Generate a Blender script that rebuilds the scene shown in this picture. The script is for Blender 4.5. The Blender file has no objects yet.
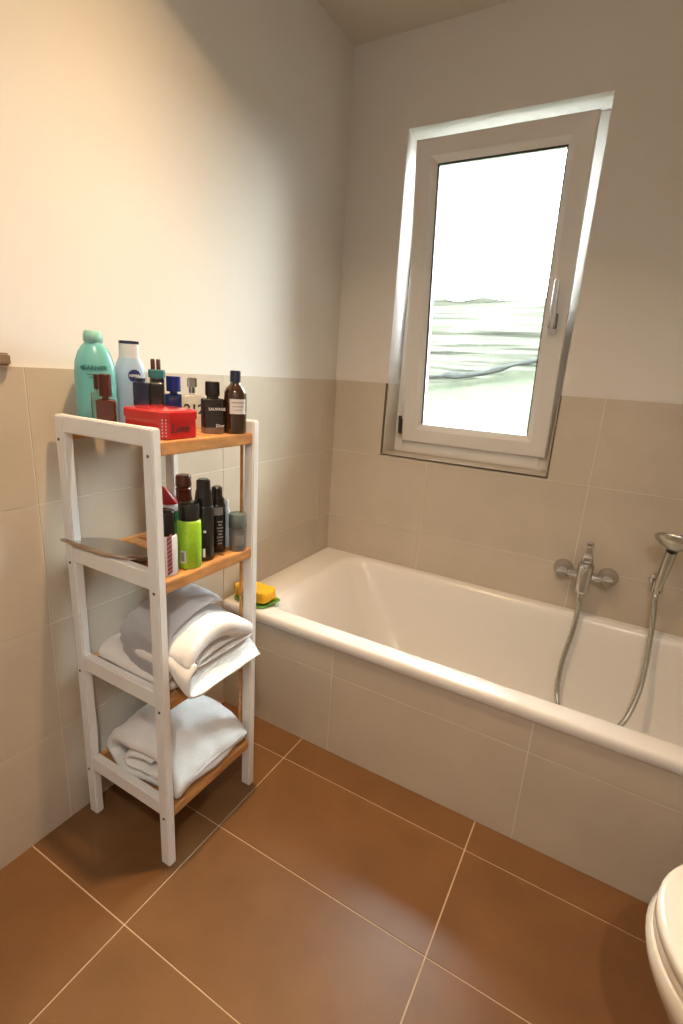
import bpy, bmesh, math, random
from mathutils import Vector, Matrix, noise

# ------------------------------------------------------------------ camera
S = bpy.context.scene
C = S.collection
PI = math.pi
CAM_F, CAM_C = 496.60, Vector((1.1206, -1.9182, 1.2142))
PITCH, YAW, ROLL = -0.2719, 0.5027, 0.0631
cam = bpy.data.cameras.new('camera')
cam.sensor_fit = 'VERTICAL'; cam.sensor_height = 36.0
cam.lens = CAM_F / 1024 * 36.0
cam.clip_start = 0.02
co = bpy.data.objects.new('camera', cam); C.objects.link(co)
fw = Vector((-math.sin(YAW) * math.cos(PITCH), math.cos(YAW) * math.cos(PITCH), math.sin(PITCH)))
rt = Vector((math.cos(YAW), math.sin(YAW), 0)); up = rt.cross(fw)
r2 = rt * math.cos(ROLL) + up * math.sin(ROLL); u2 = -rt * math.sin(ROLL) + up * math.cos(ROLL)
co.matrix_world = Matrix(((r2.x, u2.x, -fw.x, CAM_C.x), (r2.y, u2.y, -fw.y, CAM_C.y), (r2.z, u2.z, -fw.z, CAM_C.z), (0, 0, 0, 1)))
S.camera = co

# ------------------------------------------------------------------ light
S.view_settings.view_transform = 'Standard'
S.view_settings.look = 'None'
S.view_settings.gamma = 1.0
S.view_settings.exposure = 0.0
try: S.view_settings.use_curve_mapping = False
except Exception: pass
W = bpy.data.worlds.new('sky'); S.world = W; W.use_nodes = True
bg = W.node_tree.nodes['Background']
bg.inputs['Color'].default_value = (0.87, 0.96, 1.0, 1)
bg.inputs['Strength'].default_value = 34.0

def spot(name, loc, power, col, half_deg, blend, size):
    l = bpy.data.lights.new(name, 'SPOT')
    l.energy = power; l.color = col; l.spot_size = 2 * math.radians(half_deg); l.spot_blend = blend; l.shadow_soft_size = size
    o = bpy.data.objects.new(name, l); C.objects.link(o); o.location = loc
    return o
def downlight(name, loc, power, col, half, blend, k):
    o = spot(name, loc, power, col, half, blend, .025)      # downward spot, brightest straight down
    l = o.data; l.use_nodes = True; nt = l.node_tree; em = nt.nodes['Emission']
    tc = nt.nodes.new('ShaderNodeTexCoord'); sp = nt.nodes.new('ShaderNodeSeparateXYZ'); ab = nt.nodes.new('ShaderNodeMath'); ab.operation = 'ABSOLUTE'
    pw = nt.nodes.new('ShaderNodeMath'); pw.operation = 'POWER'; pw.inputs[1].default_value = k
    nt.links.new(tc.outputs['Normal'], sp.inputs[0]); nt.links.new(sp.outputs['Z'], ab.inputs[0])
    nt.links.new(ab.outputs[0], pw.inputs[0]); nt.links.new(pw.outputs[0], em.inputs['Strength'])
downlight('downlight_and_fill', (0.48, -1.11, 2.37), 140, (1.0, 0.67, 0.36), 59.5, 0.10, 5.0)  # recessed ceiling downlight above the rack side
downlight('downlight_and_fill', (1.35, -2.30, 2.36), 70, (1.0, 0.90, 0.78), 76, 0.30, 1.0)  # unseen fill lamp added behind the camera to lighten back wall and apron

# ------------------------------------------------------------------ material helpers
def mat(name, col, rough=0.5, metal=0.0, noise_amt=0.0, noise_scale=8.0, bump=0.0, bump_scale=200.0, trans=0.0, ior=1.45,
        coat=0.0, island=0.0, stretch=None, spec=0.5, sheen=0.0):
    m = bpy.data.materials.new(name); m.use_nodes = True
    nt = m.node_tree; b = nt.nodes['Principled BSDF']
    b.inputs['Base Color'].default_value = (*col, 1); b.inputs['Roughness'].default_value = rough
    b.inputs['Metallic'].default_value = metal; b.inputs['IOR'].default_value = ior
    b.inputs['Transmission Weight'].default_value = trans; b.inputs['Coat Weight'].default_value = coat
    b.inputs['Specular IOR Level'].default_value = spec; b.inputs['Sheen Weight'].default_value = sheen
    src = None
    if noise_amt or bump:
        g = nt.nodes.new('ShaderNodeNewGeometry') if stretch is None else None
        tc = nt.nodes.new('ShaderNodeTexCoord'); mp = nt.nodes.new('ShaderNodeMapping')
        nt.links.new(tc.outputs['Object'], mp.inputs['Vector'])
        if stretch: mp.inputs['Scale'].default_value = stretch
    if noise_amt or island:
        mul = nt.nodes.new('ShaderNodeMixRGB'); mul.blend_type = 'MULTIPLY'; mul.inputs[0].default_value = 1
        mul.inputs[1].default_value = (*col, 1)
        val = nt.nodes.new('ShaderNodeMath'); val.operation = 'ADD'; val.inputs[0].default_value = 1; val.inputs[1].default_value = 0
        if noise_amt:
            n = nt.nodes.new('ShaderNodeTexNoise'); n.inputs['Scale'].default_value = noise_scale; n.inputs['Detail'].default_value = 6
            nt.links.new(mp.outputs[0], n.inputs['Vector'])
            r = nt.nodes.new('ShaderNodeMapRange'); r.inputs[1].default_value = .3; r.inputs[2].default_value = .7
            r.inputs[3].default_value = 1 - noise_amt; r.inputs[4].default_value = 1 + noise_amt
            nt.links.new(n.outputs['Fac'], r.inputs[0]); nt.links.new(r.outputs[0], val.inputs[0])
        if island:
            gi = nt.nodes.new('ShaderNodeNewGeometry'); r = nt.nodes.new('ShaderNodeMapRange')
            r.inputs[3].default_value = -island; r.inputs[4].default_value = island
            nt.links.new(gi.outputs['Random Per Island'], r.inputs[0]); nt.links.new(r.outputs[0], val.inputs[1])
        nt.links.new(val.outputs[0], mul.inputs[2]); nt.links.new(mul.outputs[0], b.inputs['Base Color'])
    if bump:
        n = nt.nodes.new('ShaderNodeTexNoise'); n.inputs['Scale'].default_value = bump_scale; n.inputs['Detail'].default_value = 3
        nt.links.new(mp.outputs[0], n.inputs['Vector'])
        bp = nt.nodes.new('ShaderNodeBump'); bp.inputs['Strength'].default_value = bump; bp.inputs['Distance'].default_value = 0.002
        nt.links.new(n.outputs['Fac'], bp.inputs['Height']); nt.links.new(bp.outputs[0], b.inputs['Normal'])
    return m

M = dict(
    plaster=mat('plaster', (.72, .69, .65), .9, noise_amt=.015, noise_scale=3, bump=.15, bump_scale=120),
    ceiling=mat('ceiling paint', (.64, .60, .53), .95, noise_amt=.01, bump=.1, bump_scale=100),
    tile=mat('beige wall tile', (.54, .468, .38), .42, noise_amt=.06, noise_scale=5, bump=.06, bump_scale=40, island=.025),
    grout=mat('wall grout', (.68, .62, .52), .9, noise_amt=.05),
    ftile=mat('terracotta floor tile', (.182, .086, .033), .30, noise_amt=.12, noise_scale=6, bump=.06, bump_scale=60, island=.03),
    fgrout=mat('floor grout', (.62, .47, .32), .9, noise_amt=.06),
    enamel=mat('white bath enamel', (.80, .78, .76), .22, coat=.0),
    ceramic=mat('toilet ceramic', (.76, .70, .60), .15, coat=.3),
    pvc=mat('white window plastic', (.74, .72, .69), .35),
    seal=mat('rubber seal', (.04, .045, .045), .6),
    chrome=mat('chrome', (.56, .56, .57), .07, metal=1),
    satin=mat('satin metal', (.50, .51, .48), .25, metal=1),
    trim=mat('brown metal trim', (.13, .10, .08), .35, metal=.7),
    rail=mat('tan brown metal', (.22, .15, .10), .5, metal=.2),
    white=mat('white lacquer', (.84, .83, .83), .4, noise_amt=.02),
    wood=mat('bamboo', (.52, .25, .085), .45, noise_amt=.28, noise_scale=9, stretch=(6, 1.4, 6), bump=.1, island=.07),
    screw=mat('screw', (.10, .09, .09), .4, metal=.6),
    terry=mat('white terry', (.86, .85, .85), .95, noise_amt=.04, noise_scale=30, bump=.6, bump_scale=330, sheen=.1),
    terry2=mat('off white terry', (.84, .84, .85), .95, noise_amt=.04, noise_scale=30, bump=.6, bump_scale=330, sheen=.1),
    lace=mat('pale cotton', (.80, .81, .86), .9, noise_amt=.03, bump=.4, bump_scale=300),
    teal=mat('teal plastic', (.15, .46, .46), .22, coat=.3),
    tealcap=mat('pale teal plastic', (.24, .52, .48), .35),
    paleblue=mat('pale blue plastic', (.36, .50, .68), .28, coat=.2),
    frost=mat('frosted cap', (.55, .60, .66), .35),
    navy=mat('dark navy', (.012, .018, .05), .12, coat=.5),
    black=mat('black plastic', (.012, .011, .011), .25, coat=.2),
    brown=mat('brown plastic', (.07, .02, .012), .25),
    bluecap=mat('royal blue plastic', (.012, .02, .16), .2),
    blueglass=mat('dark blue glass', (.01, .03, .12), .05, coat=.6),
    clear=mat('clear glass', (.93, .90, .84), .03, trans=1, ior=1.3),
    amber=mat('amber glass', (.10, .022, .012), .05, coat=.6),
    brownglass=mat('brown glass', (.035, .016, .006), .07, coat=.7),
    smoke=mat('smoked glass', (.022, .020, .020), .07, coat=.6),
    smokelow=mat('smoked glass pale base', (.20, .13, .10), .1, coat=.6),
    label=mat('white paper label', (.70, .68, .70), .6),
    ink=mat('grey print', (.25, .24, .26), .6),
    white_ink=mat('white print', (.80, .80, .80), .5),
    dark_ink=mat('dark print', (.02, .012, .012), .5),
    blue_ink=mat('dark blue print', (.02, .03, .16), .4),
    teal_ink=mat('dark teal print', (.03, .16, .17), .5),
    red=mat('red enamelled tin', (.48, .012, .012), .22, coat=.5),
    redcap=mat('red plastic', (.45, .015, .02), .3),
    green=mat('lime green can', (.30, .55, .03), .3, noise_amt=.10, noise_scale=120),
    leafgreen=mat('green label', (.03, .36, .12), .4),
    canwhite=mat('white can', (.66, .66, .69), .35),
    orange_ink=mat('orange print', (.60, .14, .04), .5),
    silver=mat('silver print', (.34, .34, .36), .35, metal=.5),
    grey=mat('grey plastic', (.21, .22, .22), .3, metal=.4),
    greycap=mat('grey green cap', (.20, .25, .25), .22, metal=.5),
    translucent=mat('pale blue translucent plastic', (.55, .66, .74), .3),
    sponge=mat('yellow sponge', (.80, .42, .02), .95, noise_amt=.12, noise_scale=70, bump=1, bump_scale=140),
    cloth=mat('green cloth', (.22, .52, .10), .9, noise_amt=.06, noise_scale=60, bump=.5, bump_scale=200),
    mirror=mat('mirror glass', (.60, .60, .60), .04, metal=1),
    copper=mat('copper rim', (.52, .41, .34), .22, metal=1),
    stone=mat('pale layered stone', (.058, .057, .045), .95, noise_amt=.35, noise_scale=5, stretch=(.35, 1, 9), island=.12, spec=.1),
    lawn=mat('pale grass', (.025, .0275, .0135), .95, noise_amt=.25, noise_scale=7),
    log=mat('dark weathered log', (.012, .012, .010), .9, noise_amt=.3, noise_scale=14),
    facade=mat('facade', (.7, .7, .68), .9),
)
def glass_pane():
    m = bpy.data.materials.new('window glass'); m.use_nodes = True; nt = m.node_tree; nt.nodes.clear()
    o = nt.nodes.new('ShaderNodeOutputMaterial'); t = nt.nodes.new('ShaderNodeBsdfTransparent'); g = nt.nodes.new('ShaderNodeBsdfGlossy')
    t.inputs[0].default_value = (.97, 1, .985, 1); g.inputs['Roughness'].default_value = .02
    f = nt.nodes.new('ShaderNodeFresnel'); f.inputs[0].default_value = 1.35
    x = nt.nodes.new('ShaderNodeMixShader')
    nt.links.new(f.outputs[0], x.inputs[0]); nt.links.new(t.outputs[0], x.inputs[1]); nt.links.new(g.outputs[0], x.inputs[2]); nt.links.new(x.outputs[0], o.inputs[0])
    return m
M['pane'] = glass_pane()

# ------------------------------------------------------------------ mesh helpers
def obj(name, bm, m, parent=None, smooth=True, angle=35):
    me = bpy.data.meshes.new(name)
    bmesh.ops.recalc_face_normals(bm, faces=bm.faces)
    bm.to_mesh(me); bm.free()
    ms = m if isinstance(m, (list, tuple)) else [m]
    for k in ms: me.materials.append(M[k])
    if smooth:
        me.polygons.foreach_set('use_smooth', [True] * len(me.polygons))
        try: me.set_sharp_from_angle(angle=math.radians(angle))
        except Exception: pass
    o = bpy.data.objects.new(name, me); C.objects.link(o)
    if parent is not None: o.parent = parent
    return o
def thing(name, label, cat, loc=(0, 0, 0), rz=0.0, group=None):
    o = bpy.data.objects.new(name, None); C.objects.link(o); o.empty_display_size = .05
    o.location = loc; o.rotation_euler = (0, 0, rz); o['label'] = label; o['category'] = cat
    if group: o['group'] = group
    return o
def tag(o, label, cat, group=None):
    o['label'] = label; o['category'] = cat
    if group: o['group'] = group
    return o
def struct(o, label=None, cat=None):
    o['kind'] = 'structure'
    if label: o['label'] = label
    if cat: o['category'] = cat
    return o
def box(bm, x0, x1, y0, y1, z0, z1, bev=0.0, seg=2, mi=0):
    vs = [bm.verts.new(p) for p in ((x0, y0, z0), (x1, y0, z0), (x1, y1, z0), (x0, y1, z0), (x0, y0, z1), (x1, y0, z1), (x1, y1, z1), (x0, y1, z1))]
    fs = [bm.faces.new([vs[i] for i in f]) for f in ((3, 2, 1, 0), (4, 5, 6, 7), (0, 1, 5, 4), (1, 2, 6, 5), (2, 3, 7, 6), (3, 0, 4, 7))]
    for f in fs: f.material_index = mi
    if bev:
        es = list({e for f in fs for e in f.edges})
        bmesh.ops.bevel(bm, geom=es, offset=bev, segments=seg, affect='EDGES', clamp_overlap=True)
    return fs
def loft(bm, rings, cap=True, closed=True, mi=0):
    vr = [[bm.verts.new(p) for p in r] for r in rings]
    n = len(vr[0])
    for a, b in zip(vr, vr[1:]):
        for i in range(n if closed else n - 1):
            j = (i + 1) % n
            f = bm.faces.new((a[i], a[j], b[j], b[i])); f.material_index = mi
    if cap:
        f = bm.faces.new(vr[0][::-1]); f.material_index = mi
        f = bm.faces.new(vr[-1]); f.material_index = mi
    return vr
def sec(a, b, n=2.0, N=40, cx=0, cy=0, z=0):
    out = []
    for i in range(N):
        t = 2 * PI * i / N; c, s = math.cos(t), math.sin(t)
        out.append((cx + a * math.copysign(abs(c) ** (2 / n), c), cy + b * math.copysign(abs(s) ** (2 / n), s), z))
    return out
def turned(bm, prof, n=2.0, N=40, mi=0, ratio=1.0, cx=0, cy=0):
    """prof: (z, a) or (z, a, b)"""
    loft(bm, [sec(p[1], (p[2] if len(p) > 2 else p[1] * ratio), n, N, cx, cy, p[0]) for p in prof], mi=mi)
def rrect(x0, x1, y0, y1, r, z, N=8):
    pts = []
    for cx, cy, a0 in ((x1 - r, y1 - r, 0), (x0 + r, y1 - r, PI / 2), (x0 + r, y0 + r, PI), (x1 - r, y0 + r, 1.5 * PI)):
        for i in range(N + 1):
            a = a0 + PI / 2 * i / N
            pts.append((cx + r * math.cos(a), cy + r * math.sin(a), z))
    return pts
def catmull(P, k=8):
    P = [Vector(p) for p in P]; Q = [P[0] * 2 - P[1]] + P + [P[-1] * 2 - P[-2]]; out = []
    for i in range(1, len(Q) - 2):
        for j in range(k):
            t = j / k; a, b, c, d = Q[i - 1:i + 3]
            out.append(.5 * ((2 * b) + (c - a) * t + (2 * a - 5 * b + 4 * c - d) * t * t + (3 * b - a - 3 * c + d) * t ** 3))
    out.append(P[-1]); return out
def tube(bm, path, r, N=12, cap=True, mi=0):
    path = [Vector(p) for p in path]; rings = []; nrm = None
    for i, p in enumerate(path):
        t = (path[min(i + 1, len(path) - 1)] - path[max(i - 1, 0)]).normalized()
        if nrm is None: nrm = t.orthogonal().normalized()
        nrm = (nrm - t * nrm.dot(t)).normalized(); bn = t.cross(nrm)
        rr = r(i / (len(path) - 1)) if callable(r) else r
        rings.append([p + (nrm * math.cos(2 * PI * k / N) + bn * math.sin(2 * PI * k / N)) * rr for k in range(N)])
    loft(bm, rings, cap=cap, mi=mi)
def rough(bm, amp, scale, seed=0, keep=None):
    bm.normal_update(); off = Vector((seed * 3.1, seed * 1.7, seed * .9))
    mv = []
    for v in bm.verts:
        d = noise.fractal(v.co * scale + off, 1.0, 2.0, 3)
        mv.append((v, v.normal * d * amp))
    for v, d in mv:
        v.co += d
def text_bm(s, size, depth=.0004, italic=0.0, bold=0.0):
    cu = bpy.data.curves.new('txt', 'FONT'); cu.body = s; cu.size = size; cu.align_x = 'CENTER'; cu.align_y = 'CENTER'
    cu.shear = italic; cu.offset = bold; cu.extrude = depth; cu.resolution_u = 3
    o = bpy.data.objects.new('txt', cu); C.objects.link(o)
    dg = bpy.context.evaluated_depsgraph_get()
    me = bpy.data.meshes.new_from_object(o.evaluated_get(dg))
    bm = bmesh.new(); bm.from_mesh(me)
    bpy.data.objects.remove(o); bpy.data.curves.remove(cu); bpy.data.meshes.remove(me)
    return bm                       # lies in XY, reads along +X, up is +Y
def wrap_front(bm, a, b, z, lift=.0006, ang=0.0):
    """lay a flat XY drawing (x sideways, y up) on the -Y front of an upright elliptic wall"""
    for v in bm.verts:
        x, y, d = v.co; t = x / max(a, 1e-6) + ang
        v.co = ((a + lift + d) * math.sin(t), -(b + lift + d) * math.cos(t), z + y)
    return bm
def flat_front(bm, x, y, z, lift=.0006):
    for v in bm.verts:
        px, py, d = v.co; v.co = (x + px, y - lift - d, z + py)
    return bm
def disc_bm(r, N=28, ry=None):
    bm = bmesh.new(); ry = ry or r
    rings = [[(r * f * math.cos(2 * PI * i / N), ry * f * math.sin(2 * PI * i / N), 0) for i in range(N)] for f in (1, .66, .33)]
    vr = loft(bm, rings, cap=False); bm.faces.new(vr[-1]); return bm
def patch_bm(w, h, nx=10, ny=2):
    bm = bmesh.new(); g = [[bm.verts.new((w * (i / nx - .5), h * (j / ny - .5), 0)) for i in range(nx + 1)] for j in range(ny + 1)]
    for j in range(ny):
        for i in range(nx): bm.faces.new((g[j][i], g[j][i + 1], g[j + 1][i + 1], g[j + 1][i]))
    return bm
def join(a, b):
    me = bpy.data.meshes.new('t'); b.to_mesh(me); b.free(); a.from_mesh(me); bpy.data.meshes.remove(me); return a

# ------------------------------------------------------------------ room
RW, RL, RH, TT = 1.86, -2.75, 2.38, 1.186        # right wall, near wall, ceiling, tile top
TH = .008                                        # tiles stand this proud of the plaster
WX0, WX1, WZ0, WZ1, WT = .240, .906, .899, 2.082, .30

def tile_sheet(axis, face, us, vs, u0, u1, v0, v1, hole=None, g=.0035):
    """tiles as real slabs; axis 'x','y','z' is the normal, face its outer coordinate (signed thickness by side)"""
    bm = bmesh.new()
    us = [u0] + [u for u in sorted(us) if u0 + .004 < u < u1 - .004] + [u1]; vs = [v0] + [v for v in sorted(vs) if v0 + .004 < v < v1 - .004] + [v1]
    for a, b in zip(us, us[1:]):
        for c, d in zip(vs, vs[1:]):
            r = [(a + (g / 2 if a > u0 else 0), b - (g / 2 if b < u1 else 0), c + (g / 2 if c > v0 else 0), d - (g / 2 if d < v1 else 0))]
            if hole:
                h0, h1, k0, k1 = hole; q = r[0]; r = []
                if q[1] <= h0 or q[0] >= h1 or q[3] <= k0 or q[2] >= k1: r = [q]
                else:
                    if q[0] < h0: r.append((q[0], h0, q[2], q[3]))
                    if q[1] > h1: r.append((h1, q[1], q[2], q[3]))
                    m0, m1 = max(q[0], h0), min(q[1], h1)
                    if q[2] < k0: r.append((m0, m1, q[2], k0))
                    if q[3] > k1: r.append((m0, m1, k1, q[3]))
            for (p0, p1, s0, s1) in r:
                f0, f1 = sorted(face)
                if axis == 'x': box(bm, f0, f1, p0, p1, s0, s1)
                elif axis == 'y': box(bm, p0, p1, f0, f1, s0, s1)
                else: box(bm, p0, p1, s0, s1, f0, f1)
    return bm

ROWS = [TT - .3 * k for k in range(0, 4)]
# floor
bm = bmesh.new(); box(bm, -.20, RW + .2, RL - .2, WT, -.15, -.002)
floor = struct(obj('floor', bm, 'fgrout', smooth=False))
obj('floor_tiles', tile_sheet('z', (-.006, 0), [.3548 + .6 * k for k in range(-2, 5)], [-.8102 - .3 * k for k in range(-4, 8)], 0, RW, RL, 0), 'ftile', floor, smooth=False)
# left wall
bm = bmesh.new(); box(bm, -.20, -TH, RL - .2, WT, -.002, RH)
wl = struct(obj('wall_left', bm, 'plaster', smooth=False))
bm = bmesh.new(); box(bm, -TH, -.0015, RL, 0, 0, TT - .0006); obj('grout_bed', bm, 'grout', wl, smooth=False)
obj('wall_tiles', tile_sheet('x', (-TH + .001, 0), [-.1055 - .6 * k for k in range(0, 6)], ROWS, RL, 0, 0, TT), 'tile', wl, smooth=False)
# back wall, with the window opening
bm = bmesh.new()
box(bm, -TH, WX0, TH, WT, -.002, RH); box(bm, WX1, RW + .2, TH, WT, -.002, RH)
box(bm, WX0, WX1, TH, WT, -.002, WZ0 - .008); box(bm, WX0, WX1, TH, WT, WZ1, RH)
wb = struct(obj('wall_back', bm, 'plaster', smooth=False))
bm = bmesh.new()
for q in ((0, WX0, 0, TT), (WX1, RW, 0, TT), (WX0, WX1, 0, WZ0 - .004)):
    box(bm, q[0], q[1], .0015, TH, q[2], q[3] - .0006)
obj('grout_bed', bm, 'grout', wb, smooth=False)
obj('wall_tiles', tile_sheet('y', (0, TH - .001), [.4467 + .6 * k for k in range(-1, 4)], ROWS, 0, RW, 0, TT, (WX0, WX1, WZ0 - .004, 3)), 'tile', wb, smooth=False)
bm = bmesh.new()                                   # tiled sill and tiled lower cheeks of the opening
box(bm, WX0, WX1, 0, .135, WZ0 - .008, WZ0)
box(bm, WX0 - .001, WX0 + .006, TH, .135, WZ0, TT); box(bm, WX1 - .006, WX1 + .001, TH, .135, WZ0, TT)
obj('sill_tiles', bm, 'tile', wb, smooth=False)
bm = bmesh.new()                                   # dark metal edge round the tiled part of the opening
e = .0045
box(bm, WX0 - .003, WX0 - .003 + e, -.003, .010, WZ0 - .006, TT); box(bm, WX1 - .0015, WX1 - .0015 + e, -.003, .010, WZ0 - .006, TT)
box(bm, WX0 - .003, WX1 + .003, -.003, .010, WZ0 - .006, WZ0 - .006 + e)
struct(obj('trim_1', bm, 'trim', smooth=False))
# right and near walls, ceiling
bm = bmesh.new(); box(bm, RW, RW + .2, RL - .2, TH, -.002, RH)
wr = struct(obj('wall_right', bm, 'plaster', smooth=False))
obj('wall_tiles', tile_sheet('x', (RW - .007, RW), [-.1055 - .6 * k for k in range(0, 6)], ROWS, RL, 0, 0, TT), 'tile', wr, smooth=False)
bm = bmesh.new(); box(bm, -TH, RW, RL - .2, RL, -.002, RH)
struct(obj('wall_front', bm, 'plaster', smooth=False))
bm = bmesh.new(); box(bm, -.2, RW + .2, RL - .2, WT, RH, RH + .2)
struct(obj('ceiling', bm, 'ceiling', smooth=False))

# ------------------------------------------------------------------ window, tilted open
win = bpy.data.objects.new('window_1', None); C.objects.link(win); struct(win)
FY0, FY1, FZ0 = .118, .185, .899
bm = bmesh.new(); fwid = .047
box(bm, WX0 + .006, WX0 + fwid, FY0, FY1, FZ0, WZ1 - .001, .003); box(bm, WX1 - fwid, WX1 - .006, FY0, FY1, FZ0, WZ1 - .001, .003)
box(bm, WX0 + fwid, WX1 - fwid, FY0, FY1, FZ0, FZ0 + .06, .003); box(bm, WX0 + fwid, WX1 - fwid, FY0, FY1, WZ1 - .07, WZ1 - .001, .003)
obj('window_frame', bm, 'pvc', win)
SX0, SX1, SH, TILT = .285, .878, 1.088, .107
sw = SX1 - SX0; BX, BZ = .080, .076
bm = bmesh.new()                                   # local: x 0..sw, z 0..SH, front at y 0, body behind
def sash_ring(d, y): return [(d, y, d), (sw - d, y, d), (sw - d, y, SH - d), (d, y, SH - d)]
def ring2(dx, dz, y): return [(dx, y, dz), (sw - dx, y, dz), (sw - dx, y, SH - dz), (dx, y, SH - dz)]
loft(bm, [ring2(.012, .012, .066), ring2(.012, .012, .020), ring2(0, 0, .018), ring2(0, 0, .004), ring2(.004, .004, 0), ring2(BX - .022, BZ - .022, 0),
          ring2(BX - .018, BZ - .018, .003), ring2(BX - .004, BZ - .004, .014), ring2(BX, BZ, .020), ring2(BX, BZ, .066), ring2(.012, .012, .066)], cap=False)
sash = obj('window_sash', bm, 'pvc', win, angle=20)
sash.location = (SX0, .100, .949); sash.rotation_euler = (TILT, 0, 0)
bm = bmesh.new(); box(bm, BX - .004, sw - BX + .004, .028, .034, BZ - .004, SH - BZ + .004); obj('glass_pane', bm, 'pane', sash, smooth=False)
bm = bmesh.new()
for q in ((BX - .001, BX + .005, BZ, SH - BZ), (sw - BX - .003, sw - BX + .001, BZ, SH - BZ)): box(bm, q[0], q[1], .019, .027, q[2], q[3])
box(bm, BX, sw - BX, .019, .027, SH - BZ - .005, SH - BZ + .001)
obj('seal', bm, 'seal', sash, smooth=False)
hx = .835 - SX0; hz = .480                          # handle, lever up
bm = bmesh.new(); loft(bm, [rrect(hx - .014, hx + .014, hz - .034, hz + .034, .008, z) for z in (0, .008, .010)])
for v in bm.verts: v.co = (v.co.x, -v.co.z, v.co.y)
tube(bm, [(hx, -.005, hz), (hx, -.040, hz)], .0095, 16)
loft(bm, [[(hx + p[0], -.040 + p[1], z) for p in sec(a, .008, 3.5, 20)] for z, a in ((hz - .018, .007), (hz - .014, .0115), (hz + .01, .0115), (hz + .06, .0105), (hz + .13, .0095), (hz + .139, .006))])
obj('window_handle', bm, 'chrome', sash)
bm = bmesh.new(); tube(bm, [(-.012, .004, .035), (-.012, .004, .105)], .007, 14); box(bm, -.018, .0, .004, .016, .030, .09)
obj('hinge', bm, 'seal', sash)
# outside
bm = bmesh.new()
NX, NY = 40, 24
g = [[bm.verts.new((-7 + 11 * i / NX, .45 + 3.9 * j / NY, -.2 + 1.35 * (j / NY) + (-7 + 11 * i / NX + 1.1) * .2 * (j / NY) + .03 * noise.noise(Vector((i * .9, j * .9, 0))))) for i in range(NX + 1)] for j in range(NY + 1)]
for j in range(NY):
    for i in range(NX): bm.faces.new((g[j][i], g[j][i + 1], g[j + 1][i + 1], g[j + 1][i]))
r = bmesh.ops.extrude_face_region(bm, geom=list(bm.faces))
for v in r['geom']:
    if isinstance(v, bmesh.types.BMVert): v.co.z -= .3
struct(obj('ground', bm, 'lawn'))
bm = bmesh.new(); NX, NZ = 150, 150                # layered face, thick body
def face_y(x, z):
    n1 = noise.noise(Vector((x * .55, 3, z * 13))); n2 = noise.noise(Vector((x * 1.7, 9, z * 30)))
    return 4.34 - .05 * n1 - .025 * n2
g = [[bm.verts.new((-6.5 + 11 * i / NX, face_y(-6.5 + 11 * i / NX, .3 + 1.85 * k / NZ), .3 + 1.85 * k / NZ + .02 * (k == NZ) * math.sin(i * .8))) for i in range(NX + 1)] for k in range(NZ + 1)]
bk = [[bm.verts.new((-6.5 + 11 * i / NX, 4.8, z)) for i in range(NX + 1)] for z in (.3, 2.14)]
for k in range(NZ):
    for i in range(NX): bm.faces.new((g[k][i], g[k][i + 1], g[k + 1][i + 1], g[k + 1][i]))
for i in range(NX):
    bm.faces.new((g[NZ][i], g[NZ][i + 1], bk[1][i + 1], bk[1][i])); bm.faces.new((bk[1][i], bk[1][i + 1], bk[0][i + 1], bk[0][i])); bm.faces.new((bk[0][i], bk[0][i + 1], g[0][i + 1], g[0][i]))
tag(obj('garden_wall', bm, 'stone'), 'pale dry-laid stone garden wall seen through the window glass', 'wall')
bm = bmesh.new()
P = catmull([(-3.6, 4.16, .72), (-2.2, 4.13, 1.04), (-1.1, 4.12, 1.235), (-.5, 4.13, 1.31), (.15, 4.12, 1.49), (1.2, 4.13, 1.70)], 10)
tube(bm, P, lambda t: .030 + .008 * math.sin(t * 40), 10); rough(bm, .03, 7, 3)
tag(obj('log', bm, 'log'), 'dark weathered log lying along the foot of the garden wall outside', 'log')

# ------------------------------------------------------------------ bath
AY = -.706
tub = thing('bathtub', 'long white built-in bathtub in a beige tiled surround under the window', 'bathtub', (0, 0, 0))
ZR = .420; FRT = -.7135
rings = []
def R_(x0, x1, y0, y1, r, z): rings.append(rrect(x0, x1, y0, y1, r, z, 10))
X1 = RW - .002
R_(.004, X1, FRT + .012, -.001, .006, ZR - .034); R_(.004, X1, FRT + .003, -.001, .006, ZR - .034)
R_(.002, X1, FRT, -.001, .008, ZR - .030); R_(.002, X1, FRT, -.001, .008, ZR - .012)
R_(.002, X1, FRT + .002, -.001, .010, ZR - .0045); R_(.002, X1, FRT + .005, -.001, .010, ZR - .0015); R_(.003, X1, FRT + .010, -.001, .010, ZR)
R_(.125, 1.765, -.654, -.026, .075, ZR); R_(.133, 1.760, -.649, -.030, .075, ZR - .001)
R_(.146, 1.755, -.643, -.036, .077, ZR - .005); R_(.162, 1.750, -.637, -.042, .080, ZR - .013); R_(.180, 1.745, -.632, -.047, .083, ZR - .026)
R_(.200, 1.740, -.627, -.052, .088, ZR - .048); R_(.245, 1.725, -.617, -.064, .100, ZR - .12); R_(.315, 1.70, -.60, -.082, .115, ZR - .24)
R_(.365, 1.67, -.58, -.105, .12, ZR - .330); R_(.40, 1.645, -.56, -.13, .12, ZR - .360); R_(.44, 1.60, -.52, -.17, .10, ZR - .372)
bm = bmesh.new(); loft(bm, rings, cap=False); bm.faces.new([v for v in list(bm.verts)[-44:]])
obj('tub_shell', bm, 'enamel', tub, angle=50)
bm = bmesh.new(); turned(bm, [(.0485, .030), (.052, .032), (.054, .028), (.054, .004)], N=28, cx=1.55, cy=-.35); obj('drain', bm, 'chrome', tub)
bm = bmesh.new(); box(bm, .001, RW - .001, AY + .008, AY + .10, .0, ZR - .036); box(bm, .001, RW - .001, AY + .0015, AY + .008, 0, ZR - .036)
sur = obj('bath_surround', bm, 'grout', tub, smooth=False)
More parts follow.
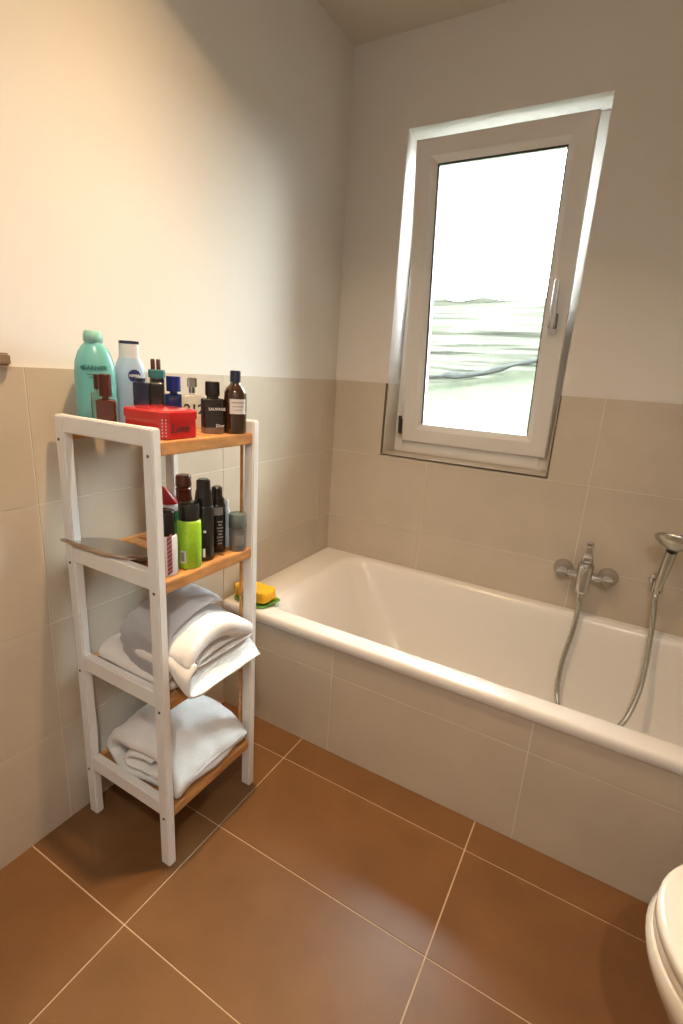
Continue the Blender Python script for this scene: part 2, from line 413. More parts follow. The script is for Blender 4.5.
obj('surround_tiles', tile_sheet('y', (AY, AY + .007), [.456 + .6 * k for k in range(-1, 4)], [.288], .001, RW - .001, .001, ZR - .036), 'tile', sur, smooth=False)

# ------------------------------------------------------------------ mixer tap, hose, hand shower
tap = thing('mixer_tap', 'chrome bath mixer tap on the tiled wall under the window', 'tap', (1.091, 0, .573))
for sx in (-.0735, .0735):
    bm = bmesh.new(); turned(bm, [(0, .0345), (.004, .0350), (.012, .0335), (.020, .0295), (.027, .0245), (.031, .0225), (.046, .0215), (.051, .0185), (.053, .004)], N=36)
    for v in bm.verts: v.co = (v.co.x + sx, -v.co.z - .0002, v.co.y)
    obj('wall_flange', bm, 'chrome', tap)
bm = bmesh.new()
tube(bm, [(-.075, -.036, 0), (-.03, -.042, .002), (.03, -.042, .002), (.075, -.036, 0)], .0125, 20)
turned(bm, [(-.058, .012), (-.054, .0205), (-.046, .0235), (.040, .0255), (.050, .0255), (.055, .0235), (.058, .012)], N=36, cy=-.062)
turned(bm, [(-.078, .0095), (-.076, .0125), (-.055, .0135)], N=20, cy=-.062)
obj('tap_body', bm, 'chrome', tap)
bm = bmesh.new()                                    # flat lever standing up from the cap
L = [(-.062, .052, .021, .012), (-.064, .064, .019, .009), (-.067, .085, .0155, .006), (-.072, .110, .0125, .005), (-.077, .130, .0115, .0045), (-.078, .136, .006, .002)]
loft(bm, [[(p[0], y + p[1], z) for p in sec(a, b, 3, 20)] for y, z, a, b in L])
obj('lever', bm, 'chrome', tap)

HX, HY = 1.309, -.060                                # holder
hold = thing('shower_holder', 'chrome wall holder gripping the hand shower', 'holder', (HX, 0, .600))
bm = bmesh.new(); turned(bm, [(0, .024), (.004, .024), (.008, .021), (.012, .010), (.040, .010)], N=28)
for v in bm.verts: v.co = (v.co.x, -v.co.z - .0002, v.co.y)
obj('wall_plate', bm, 'chrome', hold)
bm = bmesh.new()
N = 22; ringo = []; 
for z in (-.020, .020):
    ringo.append([((.0185) * math.cos(PI * .5 + .55 + (2 * PI - 1.1) * i / N), HY + .0185 * math.sin(PI * .5 + .55 + PI + (2 * PI - 1.1) * i / N), z) for i in range(N + 1)])
inner = [[(x * .8, HY + (y - HY) * .8, z) for x, y, z in r] for r in ringo]
loft(bm, [ringo[0], ringo[1], inner[1], inner[0], ringo[0]], cap=False, closed=False); bmesh.ops.remove_doubles(bm, verts=bm.verts, dist=1e-6)
obj('fork', bm, 'chrome', hold)
HD = Vector((.06, -.30, 1)).normalized()
hb = Vector((HX, HY, .575))
hs = thing('hand_shower', 'chrome hand shower with round head standing upright in its holder', 'shower head', hb)
bm = bmesh.new(); tube(bm, [HD * t for t in (0, .01, .02, .06, .11, .15, .170)], lambda t: .0105 + .006 * min(1, t * 1.4), 20); obj('handle', bm, 'satin', hs)
bm = bmesh.new()
axis = Vector((.02, .38, 1)).normalized(); rot = axis.to_track_quat('Z', 'Y').to_matrix()
turned(bm, [(-.034, .012), (-.028, .022), (-.018, .042), (-.006, .055), (.002, .0595), (.008, .0595), (.012, .057), (.013, .048), (.011, .006)], N=44)
hc = HD * .197 + Vector((0.002, -.002, .014))
for v in bm.verts: v.co = rot @ v.co + hc
obj('spray_head', bm, 'satin', hs)
bm = bmesh.new()
t0 = Vector((1.091, -.062, .494))
P = catmull([t0, (1.093, -.064, .46), (1.091, -.080, .375), (1.078, -.100, .249), (1.081, -.135, .150), (1.105, -.18, .098), (1.16, -.235, .072), (1.235, -.245, .088), (1.288, -.215, .148), (1.313, -.175, .210), (1.325, -.135, .285), (1.325, -.097, .385), (1.319, -.073, .485), (1.312, -.062, .545), tuple(hb - HD * .002)], 10)
n_ = len(P)
tube(bm, P, lambda t: .0086 + .0007 * math.sin(t * n_ * 3.0), 14)
tag(obj('shower_hose', bm, 'satin'), 'grey metal shower hose looping from the tap down into the bathtub', 'hose')

# ------------------------------------------------------------------ toilet
wc = thing('toilet', 'white toilet with closed lid in front of the bathtub', 'toilet', (1.304, -1.135, 0))
def dshape(l, w, z, dx=0, N=28):
    """D outline: round front at x=dx, straight back at x=l"""
    pts = [(l, -w * .86, z)] ; r = w
    for i in range(N + 1):
        a = -PI / 2 - PI * i / N
        pts.append((dx + r * 1.05 + r * 1.05 * math.cos(a), w * math.sin(a), z))
    pts.append((l, w * .86, z)); return pts
bm = bmesh.new(); loft(bm, [dshape(.43, .176, .414, .004), dshape(.435, .182, .417, 0), dshape(.435, .182, .430, 0), dshape(.433, .179, .4345, .0025), dshape(.43, .172, .4375, .009), dshape(.42, .13, .4395, .05)])
obj('lid', bm, 'ceramic', wc, angle=60)
bm = bmesh.new(); loft(bm, [dshape(.43, .176, .396, .002), dshape(.435, .181, .399, .001), dshape(.435, .181, .410, .001), dshape(.43, .177, .413, .002)])
obj('seat', bm, 'ceramic', wc, angle=60)
bm = bmesh.new(); loft(bm, [dshape(.554, .10, .06, .26), dshape(.554, .12, .10, .20), dshape(.554, .145, .20, .10), dshape(.554, .170, .31, .022), dshape(.554, .182, .36, -.002), dshape(.554, .185, .385, -.007), dshape(.554, .180, .395, -.002)])
obj('bowl', bm, 'ceramic', wc, angle=60)

# ------------------------------------------------------------------ storage rack
RX0, RX1, RY0, RY1, RZ = .022, .337, -1.265, -.940, 1.090
rack = thing('storage_rack', 'narrow white four-tier rack with bamboo shelves against the tiled wall', 'rack', (0, 0, 0))
PW, PT = .031, .022
SHELF = [1.060, .762, .470, .165]
for y0 in (RY0, RY1 - PT):
    for x0 in (RX0, RX1 - PW):
        bm = bmesh.new(); box(bm, x0, x0 + PW, y0, y0 + PT, 0, RZ, .003); obj('post', bm, 'white', rack)
    for zt in SHELF:
        a, b = (zt - .008, RZ - .0005) if zt > 1 else (zt - .016, zt + .026)
        bm = bmesh.new(); box(bm, RX0 + PW - .004, RX1 - PW + .004, y0 + .0008, y0 + PT - .0008, a, b, .0025); obj('side_rail', bm, 'white', rack)
for y0, y1 in ((RY0 + PT, RY0 + PT + .004), (RY1 - PT - .004, RY1 - PT)):
    bm = bmesh.new(); box(bm, RX1 - PW - .009, RX1 - PW + .001, y0, y1, .14, 1.04, .0015); obj('batten', bm, 'wood', rack)
for zt in SHELF:
    bm = bmesh.new(); yi0, yi1 = RY0 + PT, RY1 - PT
    box(bm, RX1 - .024, RX1 - .003, yi0, yi1, zt - .026, zt, .002); box(bm, RX0 + .003, RX0 + .024, yi0, yi1, zt - .026, zt, .002)
    ns = 7; pit = (yi1 - yi0) / ns
    for k in range(ns):
        y = yi0 + pit * (k + .5); box(bm, RX0 + .024, RX1 - .024, y - pit / 2 + .0045, y + pit / 2 - .0045, zt - .011, zt - .0004, .0015, 1)
    obj('shelf_board', bm, 'wood', rack)
for x in (RX0 + .012, RX1 - .014):
    for z in (1.035, .742, .448, .145):
        bm = bmesh.new(); turned(bm, [(0, .0034), (.0012, .0034), (.0016, .001)], N=12)
        for v in bm.verts: v.co = (x + v.co.x, RY0 - v.co.z + .0002, z + v.co.y)
        obj('screw', bm, 'screw', rack)

# ------------------------------------------------------------------ toiletries
T1, T2 = 1.0603, .7623
CAMZ = math.radians(47)
def th(name, label, cat, x, y, z, deg, group): return thing(name, label, cat, (x, y, z), math.radians(deg), group)
G1, G2 = 'toiletries on the top shelf', 'cans and bottles on the second shelf'

# teal bottle
t = th('lotion_bottle', 'large teal plastic bottle with pale cap, tallest on the top shelf', 'bottle', .062, -1.184, T1, 47, G1)
bm = bmesh.new(); turned(bm, [(0, .038, .024), (.004, .042, .028), (.05, .0425, .029), (.12, .0425, .029), (.145, .040, .0275), (.165, .033, .024), (.178, .025, .020), (.184, .019, .018), (.186, .0165, .0165)], n=2.3); obj('bottle_body', bm, 'teal', t)
bm = bmesh.new(); turned(bm, [(.186, .0185), (.190, .0205), (.200, .0200), (.208, .0185), (.2105, .016), (.211, .002)]); obj('cap', bm, 'tealcap', t)
bm = wrap_front(text_bm('GARNIER', .0125, bold=.0004), .0425, .029, .132, ang=.1); obj('lettering', bm, 'teal_ink', t, smooth=False)
bm = join(wrap_front(disc_bm(.0055), .0425, .029, .131, ang=-.52), wrap_front(patch_bm(.03, .002), .0425, .029, .118, ang=.05)); join(bm, wrap_front(patch_bm(.022, .002), .0425, .029, .112, ang=.05))
obj('printed_mark', bm, 'teal_ink', t, smooth=False)
# pale blue bottle
t = th('lotion_bottle', 'pale blue bottle with round dark blue emblem, beside the teal bottle', 'bottle', .065, -1.094, T1, 50, G1)
bm = bmesh.new(); turned(bm, [(0, .030, .019), (.004, .034, .022), (.06, .0365, .024), (.11, .037, .024), (.135, .034, .023), (.150, .028, .021), (.158, .0245, .020)], n=2.3); obj('bottle_body', bm, 'paleblue', t)
bm = bmesh.new(); turned(bm, [(.158, .0235, .0195), (.170, .0225, .0185), (.188, .0225, .0185), (.190, .0222, .018)], n=2.4); obj('cap', bm, 'frost', t)
bm = bmesh.new(); turned(bm, [(.190, .0228, .0188), (.1965, .0228, .0188), (.197, .021, .017)], n=2.4); obj('cap_lid', bm, 'navy', t)
bm = wrap_front(disc_bm(.0145), .037, .024, .118, ang=.28); obj('emblem', bm, 'blue_ink', t, smooth=False)
bm = wrap_front(text_bm('NIVEA', .0085, bold=.0002), .037, .024, .118, .0012, ang=.28); obj('lettering', bm, 'white_ink', t, smooth=False)

def square_bottle(name, label, x, y, deg, w, d, hb_, neck, cap, hc_, mb, mc, z=T1, group=G1, n=7, inner=None, capn=2.0):
    t = th(name, label, 'bottle', x, y, z, deg, group)
    bm = bmesh.new(); turned(bm, [(0, w / 2 - .002, d / 2 - .002), (.002, w / 2, d / 2), (hb_ - .003, w / 2, d / 2), (hb_, w / 2 - .003, d / 2 - .003), (hb_ + .001, neck, neck), (hb_ + .006, neck, neck)], n=n)
    obj('bottle_body', bm, mb, t, angle=30)
    z0 = hb_ + .006
    bm = bmesh.new(); turned(bm, [(z0, cap - .001), (z0 + .001, cap), (z0 + hc_ - .0015, cap), (z0 + hc_, cap - .0015)], n=capn, N=32); obj('cap', bm, mc, t)
    if inner:
        bm = bmesh.new(); turned(bm, [(.004, w / 2 - .004, d / 2 - .004), (inner[0], w / 2 - .004, d / 2 - .004)], n=n); obj('liquid', bm, inner[1], t)
    return t
square_bottle('perfume_bottle', 'clear glass perfume bottle with brown cap in front of the teal bottle', .106, -1.208, 40, .034, .018, .082, .006, .0105, .032, 'clear', 'brown')
square_bottle('perfume_bottle', 'dark red perfume bottle with brown cap, left of the red tin', .146, -1.222, 40, .038, .022, .070, .006, .0125, .046, 'amber', 'brown')
t = square_bottle('perfume_bottle', 'square dark navy bottle behind the left end of the red tin', .150, -1.134, 50, .034, .026, .108, .010, .012, .002, 'navy', 'navy')
square_bottle('perfume_bottle', 'square black bottle between the navy and the blue bottles', .152, -1.093, 50, .034, .026, .107, .010, .012, .003, 'black', 'black')
t = th('serum_bottle', 'slim dark bottle with teal collar and two brown tips, behind the black bottle', 'bottle', .088, -1.035, T1, 50, G1)
bm = bmesh.new(); turned(bm, [(0, .016), (.002, .0175), (.112, .0175), (.115, .015)], n=5); obj('bottle_body', bm, 'navy', t)
bm = bmesh.new(); turned(bm, [(.115, .0185), (.116, .020), (.133, .020), (.135, .0175)], n=4); obj('collar', bm, 'tealink' if 'tealink' in M else 'teal_ink', t)
for sx in (-.0085, .0045):
    bm = bmesh.new(); turned(bm, [(.135, .0052), (.158, .0052), (.160, .004)], cx=sx, N=18); obj('tip', bm, 'brown', t)
square_bottle('perfume_bottle', 'blue glass bottle with royal blue cap beside the black square bottle', .140, -1.030, 50, .042, .026, .080, .009, .0170, .036, 'blueglass', 'bluecap', n=4)
t = square_bottle('perfume_bottle', 'clear perfume bottle with square silver cap and black numerals', .190, -1.018, 48, .050, .026, .080, .007, .0115, .022, 'clear', 'chrome', n=6, capn=8)
bm = bmesh.new(); turned(bm, [(.086, .0075), (.099, .0075)]); obj('neck', bm, 'satin', t)
o = [c for c in t.children if c.name.startswith('cap')][0]; o.location.z = .014
bm = flat_front(text_bm('212', .032, bold=.0008), 0.004, -.013, .047); obj('lettering', bm, 'dark_ink', t, smooth=False)
t = square_bottle('perfume_bottle', 'smoky black square perfume bottle with black cap and white lettering', .276, -1.038, 62, .050, .034, .080, .012, .0165, .032, 'smoke', 'black', n=5)
bm = flat_front(text_bm('SAUVAGE', .0092), .005, -.017, .056); obj('lettering', bm, 'white_ink', t, smooth=False)
bm = flat_front(text_bm('Dior', .0105), .012, -.017, .018); obj('lettering', bm, 'white_ink', t, smooth=False)
bm = bmesh.new(); turned(bm, [(.0005, .0252, .0172), (.014, .0252, .0172)], n=5); obj('bottle_foot', bm, 'smokelow', t)
t = th('apothecary_bottle', 'brown glass bottle with rounded shoulders and white label by the white post', 'bottle', .306, -.994, T1, 60, G1)
bm = bmesh.new(); turned(bm, [(0, .024), (.002, .0265), (.080, .0268), (.095, .0255), (.105, .0215), (.112, .0145), (.116, .0115), (.120, .0112)]); obj('bottle_body', bm, 'brownglass', t)
bm = bmesh.new(); turned(bm, [(.118, .0115), (.119, .0128), (.143, .0125), (.145, .011)]); obj('cap', bm, 'navy', t)
lab = obj('label', wrap_front(patch_bm(.040, .034), .0268, .0268, .064, ang=-.05), 'label', t)
bm = wrap_front(patch_bm(.030, .0022), .0268, .0268, .073, .0011, ang=-.05); join(bm, wrap_front(patch_bm(.026, .0016), .0268, .0268, .064, .0011, ang=-.05)); join(bm, wrap_front(patch_bm(.018, .0012), .0268, .0268, .056, .0011, ang=-.05))
obj('print', bm, 'ink', lab)
# red tin
t = th('tin_box', 'red glossy box with cut corners lying at the shelf edge, dark script on front', 'box', .246, -1.163, T1, 90, G1)
def octo(a, b, c, z): return [(a - c, -b, z), (a, -b + c, z), (a, b - c, z), (a - c, b, z), (-a + c, b, z), (-a, b - c, z), (-a, -b + c, z), (-a + c, -b, z)]
ba, bb, bc = .051, .067, .016
bm = bmesh.new(); loft(bm, [octo(ba - .002, bb - .002, bc, 0), octo(ba, bb, bc, .002), octo(ba, bb, bc, .044)]); obj('box_body', bm, 'red', t, angle=20)
bm = bmesh.new(); loft(bm, [octo(ba + .0018, bb + .0018, bc, .040), octo(ba + .0018, bb + .0018, bc, .055), octo(ba - .001, bb - .001, bc, .0585), octo(ba - .014, bb - .014, bc, .061)]); obj('lid', bm, 'red', t, angle=20)
bm = flat_front(text_bm('Love', .026, italic=.35), -.010, -bb - .0002, .022); obj('lettering', bm, 'dark_ink', t, smooth=False)
for sx in (-1, 1):
    bm = bmesh.new()
    for k in range(6):
        for q in (-.004, .003):
            d = disc_bm(.0011, 10)
            for v in d.verts:
                px, py, _ = v.co; cxm, cym = sx * (ba - bc / 2), -bb + bc / 2
                u_ = px + q; v.co = (cxm + u_ * .7071 + sx * .0026, cym + sx * u_ * .7071 - .0026, .008 + k * .0065 + py)
            join(bm, d)
    obj('dots', bm, 'white_ink', t, smooth=False)

# --- second shelf
def can(name, label, x, y, r, h, capm, bodym, capfrac=.22, deg=60, dome=False, group=G2):
    t = th(name, label, 'can', x, y, T2, deg, group); hbod = h * (1 - capfrac)
    bm = bmesh.new(); turned(bm, [(0, r - .003), (.002, r - .001), (.005, r), (hbod - .008, r), (hbod - .002, r - .003), (hbod, r - .006)]); obj('can_body', bm, bodym, t)
    bm = bmesh.new(); rc = r - .0035
    pf = [(hbod - .003, rc), (h - .006, rc), (h - .002, rc - .002), (h, rc - .006)] if not dome else [(hbod - .003, r - .002), (hbod + .01, r - .003), (h - .030, rc - .002), (h - .024, rc - .004), (h - .004, rc - .004), (h, rc - .009)]
    turned(bm, pf); obj('cap', bm, capm, t); return t
t = can('spray_can', 'white spray can with black cap and slanted blue and orange stripes', .294, -1.205, .0255, .147, 'black', 'canwhite', .36, 60)
for k in range(9):
    for q, mk in ((0, 'blue_ink'), (.0075, 'orange_ink')):
        bm = patch_bm(.011, .0044, 4, 2)
        for v in bm.verts: v.co.y += v.co.x * .7
        obj('stripe', wrap_front(bm, .0255, .0255, .010 + k * .0098 if mk == 'blue_ink' else .0149 + k * .0098, ang=.12), mk, t)
t = can('spray_can', 'lime green spray can with black cap at the shelf edge', .300, -1.141, .0268, .153, 'black', 'green', .25, 55)
obj('barcode_label', wrap_front(patch_bm(.014, .030), .0268, .0268, .030, ang=-.72), 'canwhite', t)
o = wrap_front(patch_bm(.009, .022), .0268, .0268, .030, .001, ang=-.76); obj('barcode', o, 'ink', t)
t = can('deodorant_can', 'tall black deodorant can with domed cap right of the lime green can', .293, -1.088, .0235, .197, 'black', 'black', .30, 55, True)
obj('emblem', wrap_front(patch_bm(.006, .006), .0235, .0235, .075, ang=-.1), 'white_ink', t)
obj('print', wrap_front(patch_bm(.006, .022), .0235, .0235, .022, ang=-.2), 'white_ink', t)
t = can('deodorant_can', 'black deodorant can with silver print beside the grey roll-on', .278, -1.028, .0205, .168, 'black', 'black', .24, 50, True)
bm = wrap_front(patch_bm(.022, .020), .0205, .0205, .108, ang=.1)
for k in range(8): join(bm, wrap_front(patch_bm(.010 + .006 * ((k * 7) % 3) / 2, .004), .0205, .0205, .025 + k * .008, ang=.25))
obj('print', bm, 'silver', t)
t = th('travel_bottle', 'small pale blue translucent bottle between black can and grey roll-on', 'bottle', .268, -.986, T2, 50, G2)
bm = bmesh.new(); turned(bm, [(0, .011), (.002, .013), (.085, .013), (.098, .010), (.105, .007), (.108, .0065)]); obj('bottle_body', bm, 'translucent', t)
bm = bmesh.new(); turned(bm, [(.106, .0085), (.122, .008), (.124, .006)]); obj('cap', bm, 'frost', t)
t = th('deodorant_stick', 'short grey roll-on deodorant at the right end of the second shelf', 'deodorant', .3115, -.9895, T2, 55, G2)
bm = bmesh.new(); turned(bm, [(0, .019), (.002, .021), (.056, .0215), (.060, .0205)], n=2.3); obj('stick_body', bm, 'grey', t)
bm = bmesh.new(); turned(bm, [(.060, .0218), (.062, .0225), (.090, .0222), (.096, .0205), (.098, .014)], n=2.3); obj('cap', bm, 'greycap', t)
bm = wrap_front(patch_bm(.024, .026), .0215, .0215, .030); obj('label', bm, 'silver', t)
t = th('cleaner_bottle', 'white and green bottle with slanted red cap behind the spray cans', 'bottle', .212, -1.118, T2, 60, G2)
bm = bmesh.new(); turned(bm, [(0, .020), (.002, .023), (.118, .023), (.125, .020), (.130, .014)], n=2.4); obj('bottle_body', bm, 'canwhite', t)
bm = bmesh.new(); turned(bm, [(.060, .0235), (.115, .0235)], n=2.4); obj('label', bm, 'leafgreen', t)
bm = bmesh.new(); loft(bm, [[(p[0] + sx, p[1], z + p[0] * sl) for p in sec(a, a, 2.2, 28)] for z, a, sx, sl in ((.130, .019, 0, 0), (.142, .019, -.002, -.2), (.155, .015, -.006, -.5), (.165, .010, -.010, -.6), (.171, .004, -.013, -.6))]); obj('cap', bm, 'redcap', t)
t = th('brown_bottle', 'dark brown bottle with ribbed brown cap behind the lime green can', 'bottle', .205, -1.066, T2, 50, G2)
bm = bmesh.new(); turned(bm, [(0, .020), (.002, .0225), (.120, .0225), (.138, .019), (.150, .0185), (.156, .0195), (.160, .016)]); obj('bottle_body', bm, 'amber', t)
bm = bmesh.new(); turned(bm, [(.160, .0165), (.163, .019), (.186, .0185), (.190, .016), (.191, .008)]); obj('cap', bm, 'brown', t)
obj('label', wrap_front(patch_bm(.026, .04), .0225, .0225, .09, ang=.3), 'label', t)
# mirror lying over the side rail
t = th('hand_mirror', 'flat mirror with copper rim lying over the left side rail of the rack', 'mirror', .14, -1.212, .7855, 0, None)
t.rotation_euler = (math.radians(-10), 0, 0)
PL = [(-.124, -.062), (.004, -.062), (.048, -.054), (.092, -.030), (.098, .024), (.05, .050), (-.05, .050), (-.096, .024)]
def outline(s, z): 
    pts = catmull([(x * s, y * s, z) for x, y in PL] + [(PL[0][0] * s, PL[0][1] * s, z)], 5)[:-1]
    return [tuple(p) for p in pts]
bm = bmesh.new(); loft(bm, [outline(.97, -.003), outline(1.0, -.001), outline(1.0, .003), outline(.97, .005), outline(.90, .005)]); obj('mirror_back', bm, 'copper', t)
bm = bmesh.new(); loft(bm, [outline(.90, .0045), outline(.895, .0055)]); obj('mirror_glass', bm, 'mirror', t)

# ------------------------------------------------------------------ towels
def ribbon(bm, line, thick, stations, N=6):
    """fat sheet: line = 2D centre points, thick = per-point half thickness, stations = list of (t, scale, fn(2D)->3D)"""
    line = [Vector((p[0], p[1], 0)) for p in line]; n = len(line)
    def ringpts(s):
        L_, R2 = [], []
        for i, p in enumerate(line):
            d = (line[min(i + 1, n - 1)] - line[max(i - 1, 0)]).normalized(); nn = Vector((-d.y, d.x, 0))
            h = thick[i] * s; L_.append(p + nn * h); R2.append(p - nn * h)
        d1 = (line[-1] - line[-2]).normalized(); d0 = (line[0] - line[1]).normalized()
        cap1 = [line[-1] + d1 * thick[-1] * s * .8]; cap0 = [line[0] + d0 * thick[0] * s * .8]
        return L_ + cap1 + R2[::-1] + cap0
    loft(bm, [[fn(q.x, q.y) for q in ringpts(s)] for s, fn in stations])
def interp(vals, n):
    out = []
    for i in range(n):
        t = i / (n - 1) * (len(vals) - 1); k = min(int(t), len(vals) - 2); out.append(vals[k] + (vals[k + 1] - vals[k]) * (t - k))
    return out
T3, T4 = .470, .165
# flat folded towel at the bottom of the third shelf
bm = bmesh.new()
ln = catmull([(-.970, T3 + .047, 0), (-1.10, T3 + .050, 0), (-1.20, T3 + .049, 0), (-1.228, T3 + .038, 0), (-1.228, T3 + .022, 0), (-1.20, T3 + .012, 0), (-1.10, T3 + .012, 0), (-.972, T3 + .012, 0)], 6)
ln = [(p.x, p.y) for p in ln]; tk = [.0105] * len(ln)
ribbon(bm, ln, tk, [(s, (lambda x: (lambda a, b: (x, a, b)))(x)) for x, s in [(.072, .2), (.075, .7), (.082, 1)] + [(.082 + .0205 * k, 1) for k in range(1, 12)] + [(.3135, .7), (.316, .2)]])
rough(bm, .0035, 14, 5)
for v in bm.verts: v.co.z = max(v.co.z, T3 + .0005); v.co.y = min(max(v.co.y, -1.2415), -.9635)
tag(obj('folded_towel', bm, 'terry', angle=80), 'flat white folded towel lying lowest on the third shelf', 'towel', 'towels on the rack')
# thick folded towel hanging out over the front edge
bm = bmesh.new()
ZB = T3 + .064
XS = [(.192, .15), (.195, .6), (.20, .9), (.207, 1), (.225, 1), (.24, 1), (.28, 1), (.31, 1), (.335, 1), (.352, 1), (.362, .93), (.369, .75), (.373, .45), (.374, .15)]
def up_fn(x):
    def f(y, z):
        back = max(0, (.33 - x) / .25); front = max(0, (x - .30) / .07)
        return (x + .006 * math.sin(y * 40), y, z + .018 * back * (1 if z > .56 else .2) - .004 * front)
    return f
ln = catmull([(-.995, .556, 0), (-1.04, .582, 0), (-1.10, .603, 0), (-1.16, .602, 0), (-1.205, .585, 0), (-1.222, .565, 0)], 6)
tk = interp([.016, .022, .025, .025, .022, .012], len(ln))
ribbon(bm, [(p.x, p.y) for p in ln], tk, [(s, up_fn(x)) for x, s in XS])
def dn_fn(x):
    def f(y, z):
        front = max(0, (x - .330) / .055)
        return (x - .004, y, z - .048 * min(1, front) ** 1.3 * (1 if z < .555 else .4))
    return f
ln = catmull([(-1.212, .580, 0), (-1.231, .560, 0), (-1.226, .541, 0), (-1.195, .533, 0), (-1.14, .531, 0), (-1.07, .531, 0), (-.985, .530, 0)], 6)
tk = interp([.010, .009, .008, .006, .006, .006, .006], len(ln))
ribbon(bm, [(p.x, p.y) for p in ln], tk, [(s, dn_fn(x)) for x, s in [(a + .018 * (a > .34), b) for a, b in XS]])
ln = catmull([(-1.005, .562, 0), (-1.06, .565, 0), (-1.12, .566, 0), (-1.165, .561, 0), (-1.180, .552, 0), (-1.160, .546, 0), (-1.10, .545, 0), (-1.03, .545, 0), (-.985, .545, 0)], 6)
tk = interp([.004, .0045, .005, .005, .005, .004, .004, .004, .004], len(ln))
ribbon(bm, [(p.x, p.y) for p in ln], tk, [(s, (lambda x: (lambda y, z: (x - .012, y, z - .012 * max(0, (x - .33) / .04))))(x)) for x, s in XS])
bmesh.ops.subdivide_edges(bm, edges=[e_ for e_ in bm.edges if e_.calc_length() > .02], cuts=1, use_grid_fill=True)
rough(bm, .0035, 16, 8)
tag(obj('bath_towel', bm, 'terry', angle=80), 'thick cream folded towel bulging out over the front of the third shelf', 'towel', 'towels on the rack')
# lace-edged cloth over the folded towel
bm = bmesh.new(); NU, NV = 40, 44
edge = catmull([(.258, .489, 0), (.234, .503, 0), (.188, .532, 0), (.170, .572, 0), (.176, .612, 0), (.196, .645, 0), (.192, .668, 0), (.165, .672, 0), (.150, .668, 0), (.150, .66, 0)], 8)
path = catmull([(-1.236, .489, 0), (-1.238, .510, 0), (-1.240, .535, 0), (-1.239, .575, 0), (-1.236, .615, 0), (-1.215, .645, 0), (-1.16, .666, 0), (-1.10, .670, 0), (-1.04, .652, 0), (-1.00, .620, 0)], 8)
rows = []
for j in range(len(path)):
    xl = edge[min(j, len(edge) - 1)].x; y, z = path[j].x, path[j].y
    row = []
    for i in range(NU + 1):
        u = i / NU; x = xl + (.318 - xl) * u
        sc = .009 * abs(math.sin(j * .62)) * max(0, 1 - u * 8)
        down = max(0, (x - .20)) / .12
        lift = 0 if z < .60 else -.020 * down ** 1.5 + .012 * noise.noise(Vector((x * 11, y * 11, 2))) + .005 * noise.noise(Vector((x * 34, y * 26, 5)))
        row.append(bm.verts.new((x - sc, y + .004 * noise.noise(Vector((x * 20, z * 20, 0))), z + lift)))
    rows.append(row)
for a, b in zip(rows, rows[1:]):
    for i in range(NU): bm.faces.new((a[i], a[i + 1], b[i + 1], b[i]))
bmesh.ops.solidify(bm, geom=list(bm.faces), thickness=.0025)
tag(obj('lace_cloth', bm, 'lace', angle=80), 'pale cotton cloth with scalloped lace edge draped over the thick towel', 'cloth')
# towel on the lowest shelf: rolled fold along the rack, swirl at the left end
bm = bmesh.new()
ln = catmull([(.235, .243, 0), (.20, .247, 0), (.165, .238, 0), (.150, .222, 0), (.165, .208, 0), (.21, .205, 0), (.27, .207, 0), (.312, .205, 0), (.318, .192, 0), (.30, .181, 0), (.22, .178, 0), (.12, .178, 0), (.085, .185, 0), (.070, .205, 0), (.075, .235, 0), (.10, .262, 0), (.15, .276, 0), (.21, .272, 0), (.27, .252, 0), (.315, .226, 0), (.325, .208, 0)], 5)
tk = interp([.008, .011, .011, .010, .010, .010, .010, .009, .009, .009, .010, .010, .011, .012, .014, .017, .020, .019, .015, .011, .008], len(ln))
def low_fn(y):
    t = (y + 1.235) / .27
    def f(x, z):
        h = .76 + .33 * math.sin(PI * min(1, max(0, .12 + t * .80))) ; zz = T4 + .003 + (z - .168) * (h if z > .20 else 1)
        return (x + .010 * max(0, (x - .25) / .07), y + .008 * math.sin(x * 30), zz)
    return f
YS = [(-1.232, .15), (-1.229, .7), (-1.22, 1)] + [(-1.22 + .0112 * k, 1) for k in range(1, 21)] + [(-.985, 1), (-.976, .7), (-.973, .15)]
ribbon(bm, [(p.x, p.y) for p in ln], tk, [(s, low_fn(y)) for y, s in YS])
rough(bm, .008, 11, 11); bm.normal_update()
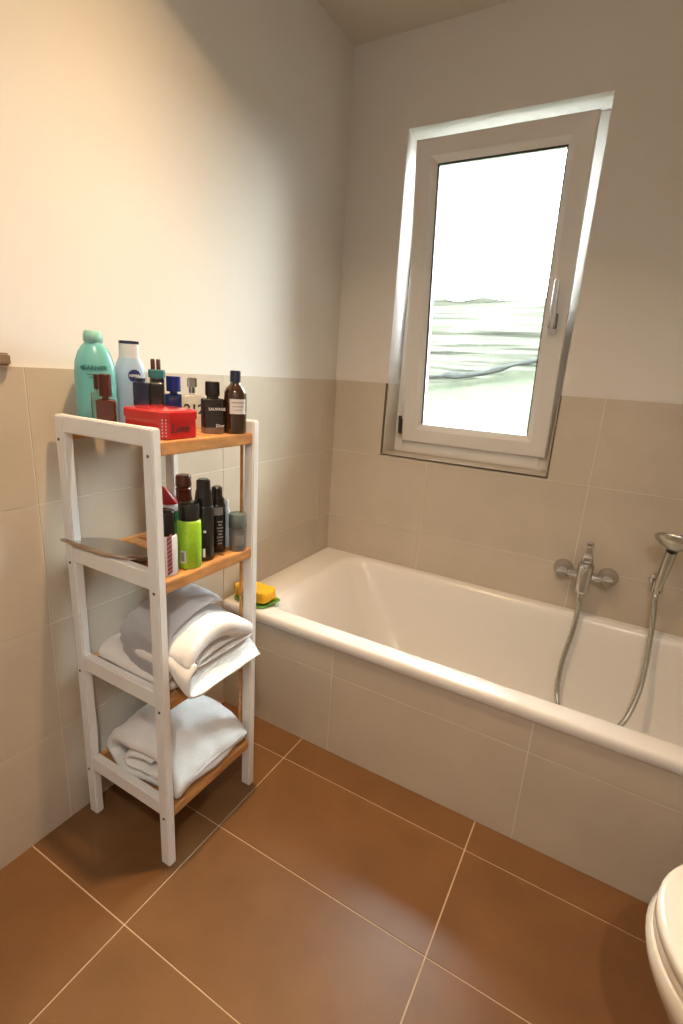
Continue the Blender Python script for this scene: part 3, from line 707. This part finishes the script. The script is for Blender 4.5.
for v in bm.verts:                                  # soft creases along the roll
    w_ = noise.ridged_multi_fractal(Vector((v.co.x * 16, v.co.y * 5, v.co.z * 16)), 1.0, 2.0, 2, 1.0, 2.0)
    if v.normal.z > .15 and v.co.y > -1.215: v.co += v.normal * -.006 * w_ * min(1, (v.co.y + 1.215) / .03)
for v in bm.verts: v.co.z = max(v.co.z, T4 + .0005); v.co.y = min(max(v.co.y, -1.2415), -.9635)
tag(obj('bath_towel', bm, 'terry2', angle=80), 'crumpled white bath towel alone on the lowest shelf of the rack', 'towel', 'towels on the rack')

# ------------------------------------------------------------------ sponge, cloth, rail end
bm = bmesh.new(); rings = []
for k, s in ((0, .93), (.1, 1), (.9, 1), (1, .93)):
    rings.append([(p[0], p[1], .004 + .040 * k) for p in sec(0.072 * s, .037 * s, 6, 40)])
loft(bm, rings); bmesh.ops.subdivide_edges(bm, edges=bm.edges, cuts=2, use_grid_fill=True); rough(bm, .004, 40, 2)
for v in bm.verts:
    v.co.z = max(v.co.z, .003)
    if v.co.z > .03: v.co.z -= .010 * math.exp(-((v.co.x - .012) / .006) ** 2)
sp = obj('sponge', bm, 'sponge'); sp.location = (.092, -.642, ZR + .010); sp.rotation_euler = (0, 0, math.radians(-3))
tag(sp, 'yellow bath sponge on green cloth at the corner of the bathtub', 'sponge')
bm = bmesh.new(); N = 44
rings = []
for f in (1, .8, .55, .3, .1):
    rings.append([(f * (.088 + .009 * math.sin(5 * a)) * math.cos(a), f * (.062 + .006 * math.sin(4 * a + 1)) * math.sin(a), .003 + (max(0, f - .6) / .4) * (.007 + .006 * math.sin(3 * a + .5))) for a in [2 * PI * i / N for i in range(N)]])
vr = loft(bm, rings, cap=False); bm.faces.new(vr[-1]); bmesh.ops.solidify(bm, geom=list(bm.faces), thickness=.0025)
cl = obj('cleaning_cloth', bm, 'cloth', angle=80); cl.location = (.094, -.642, ZR + .0015)
tag(cl, 'green cloth lying on the bathtub corner under the yellow sponge', 'cloth')
bm = bmesh.new(); box(bm, 0, .016, -1.62, -1.3365, 1.1875, 1.2125, .004, 3)
tag(obj('towel_rail', bm, 'rail'), 'brown metal rail end on the left wall just above the tiles', 'rail')
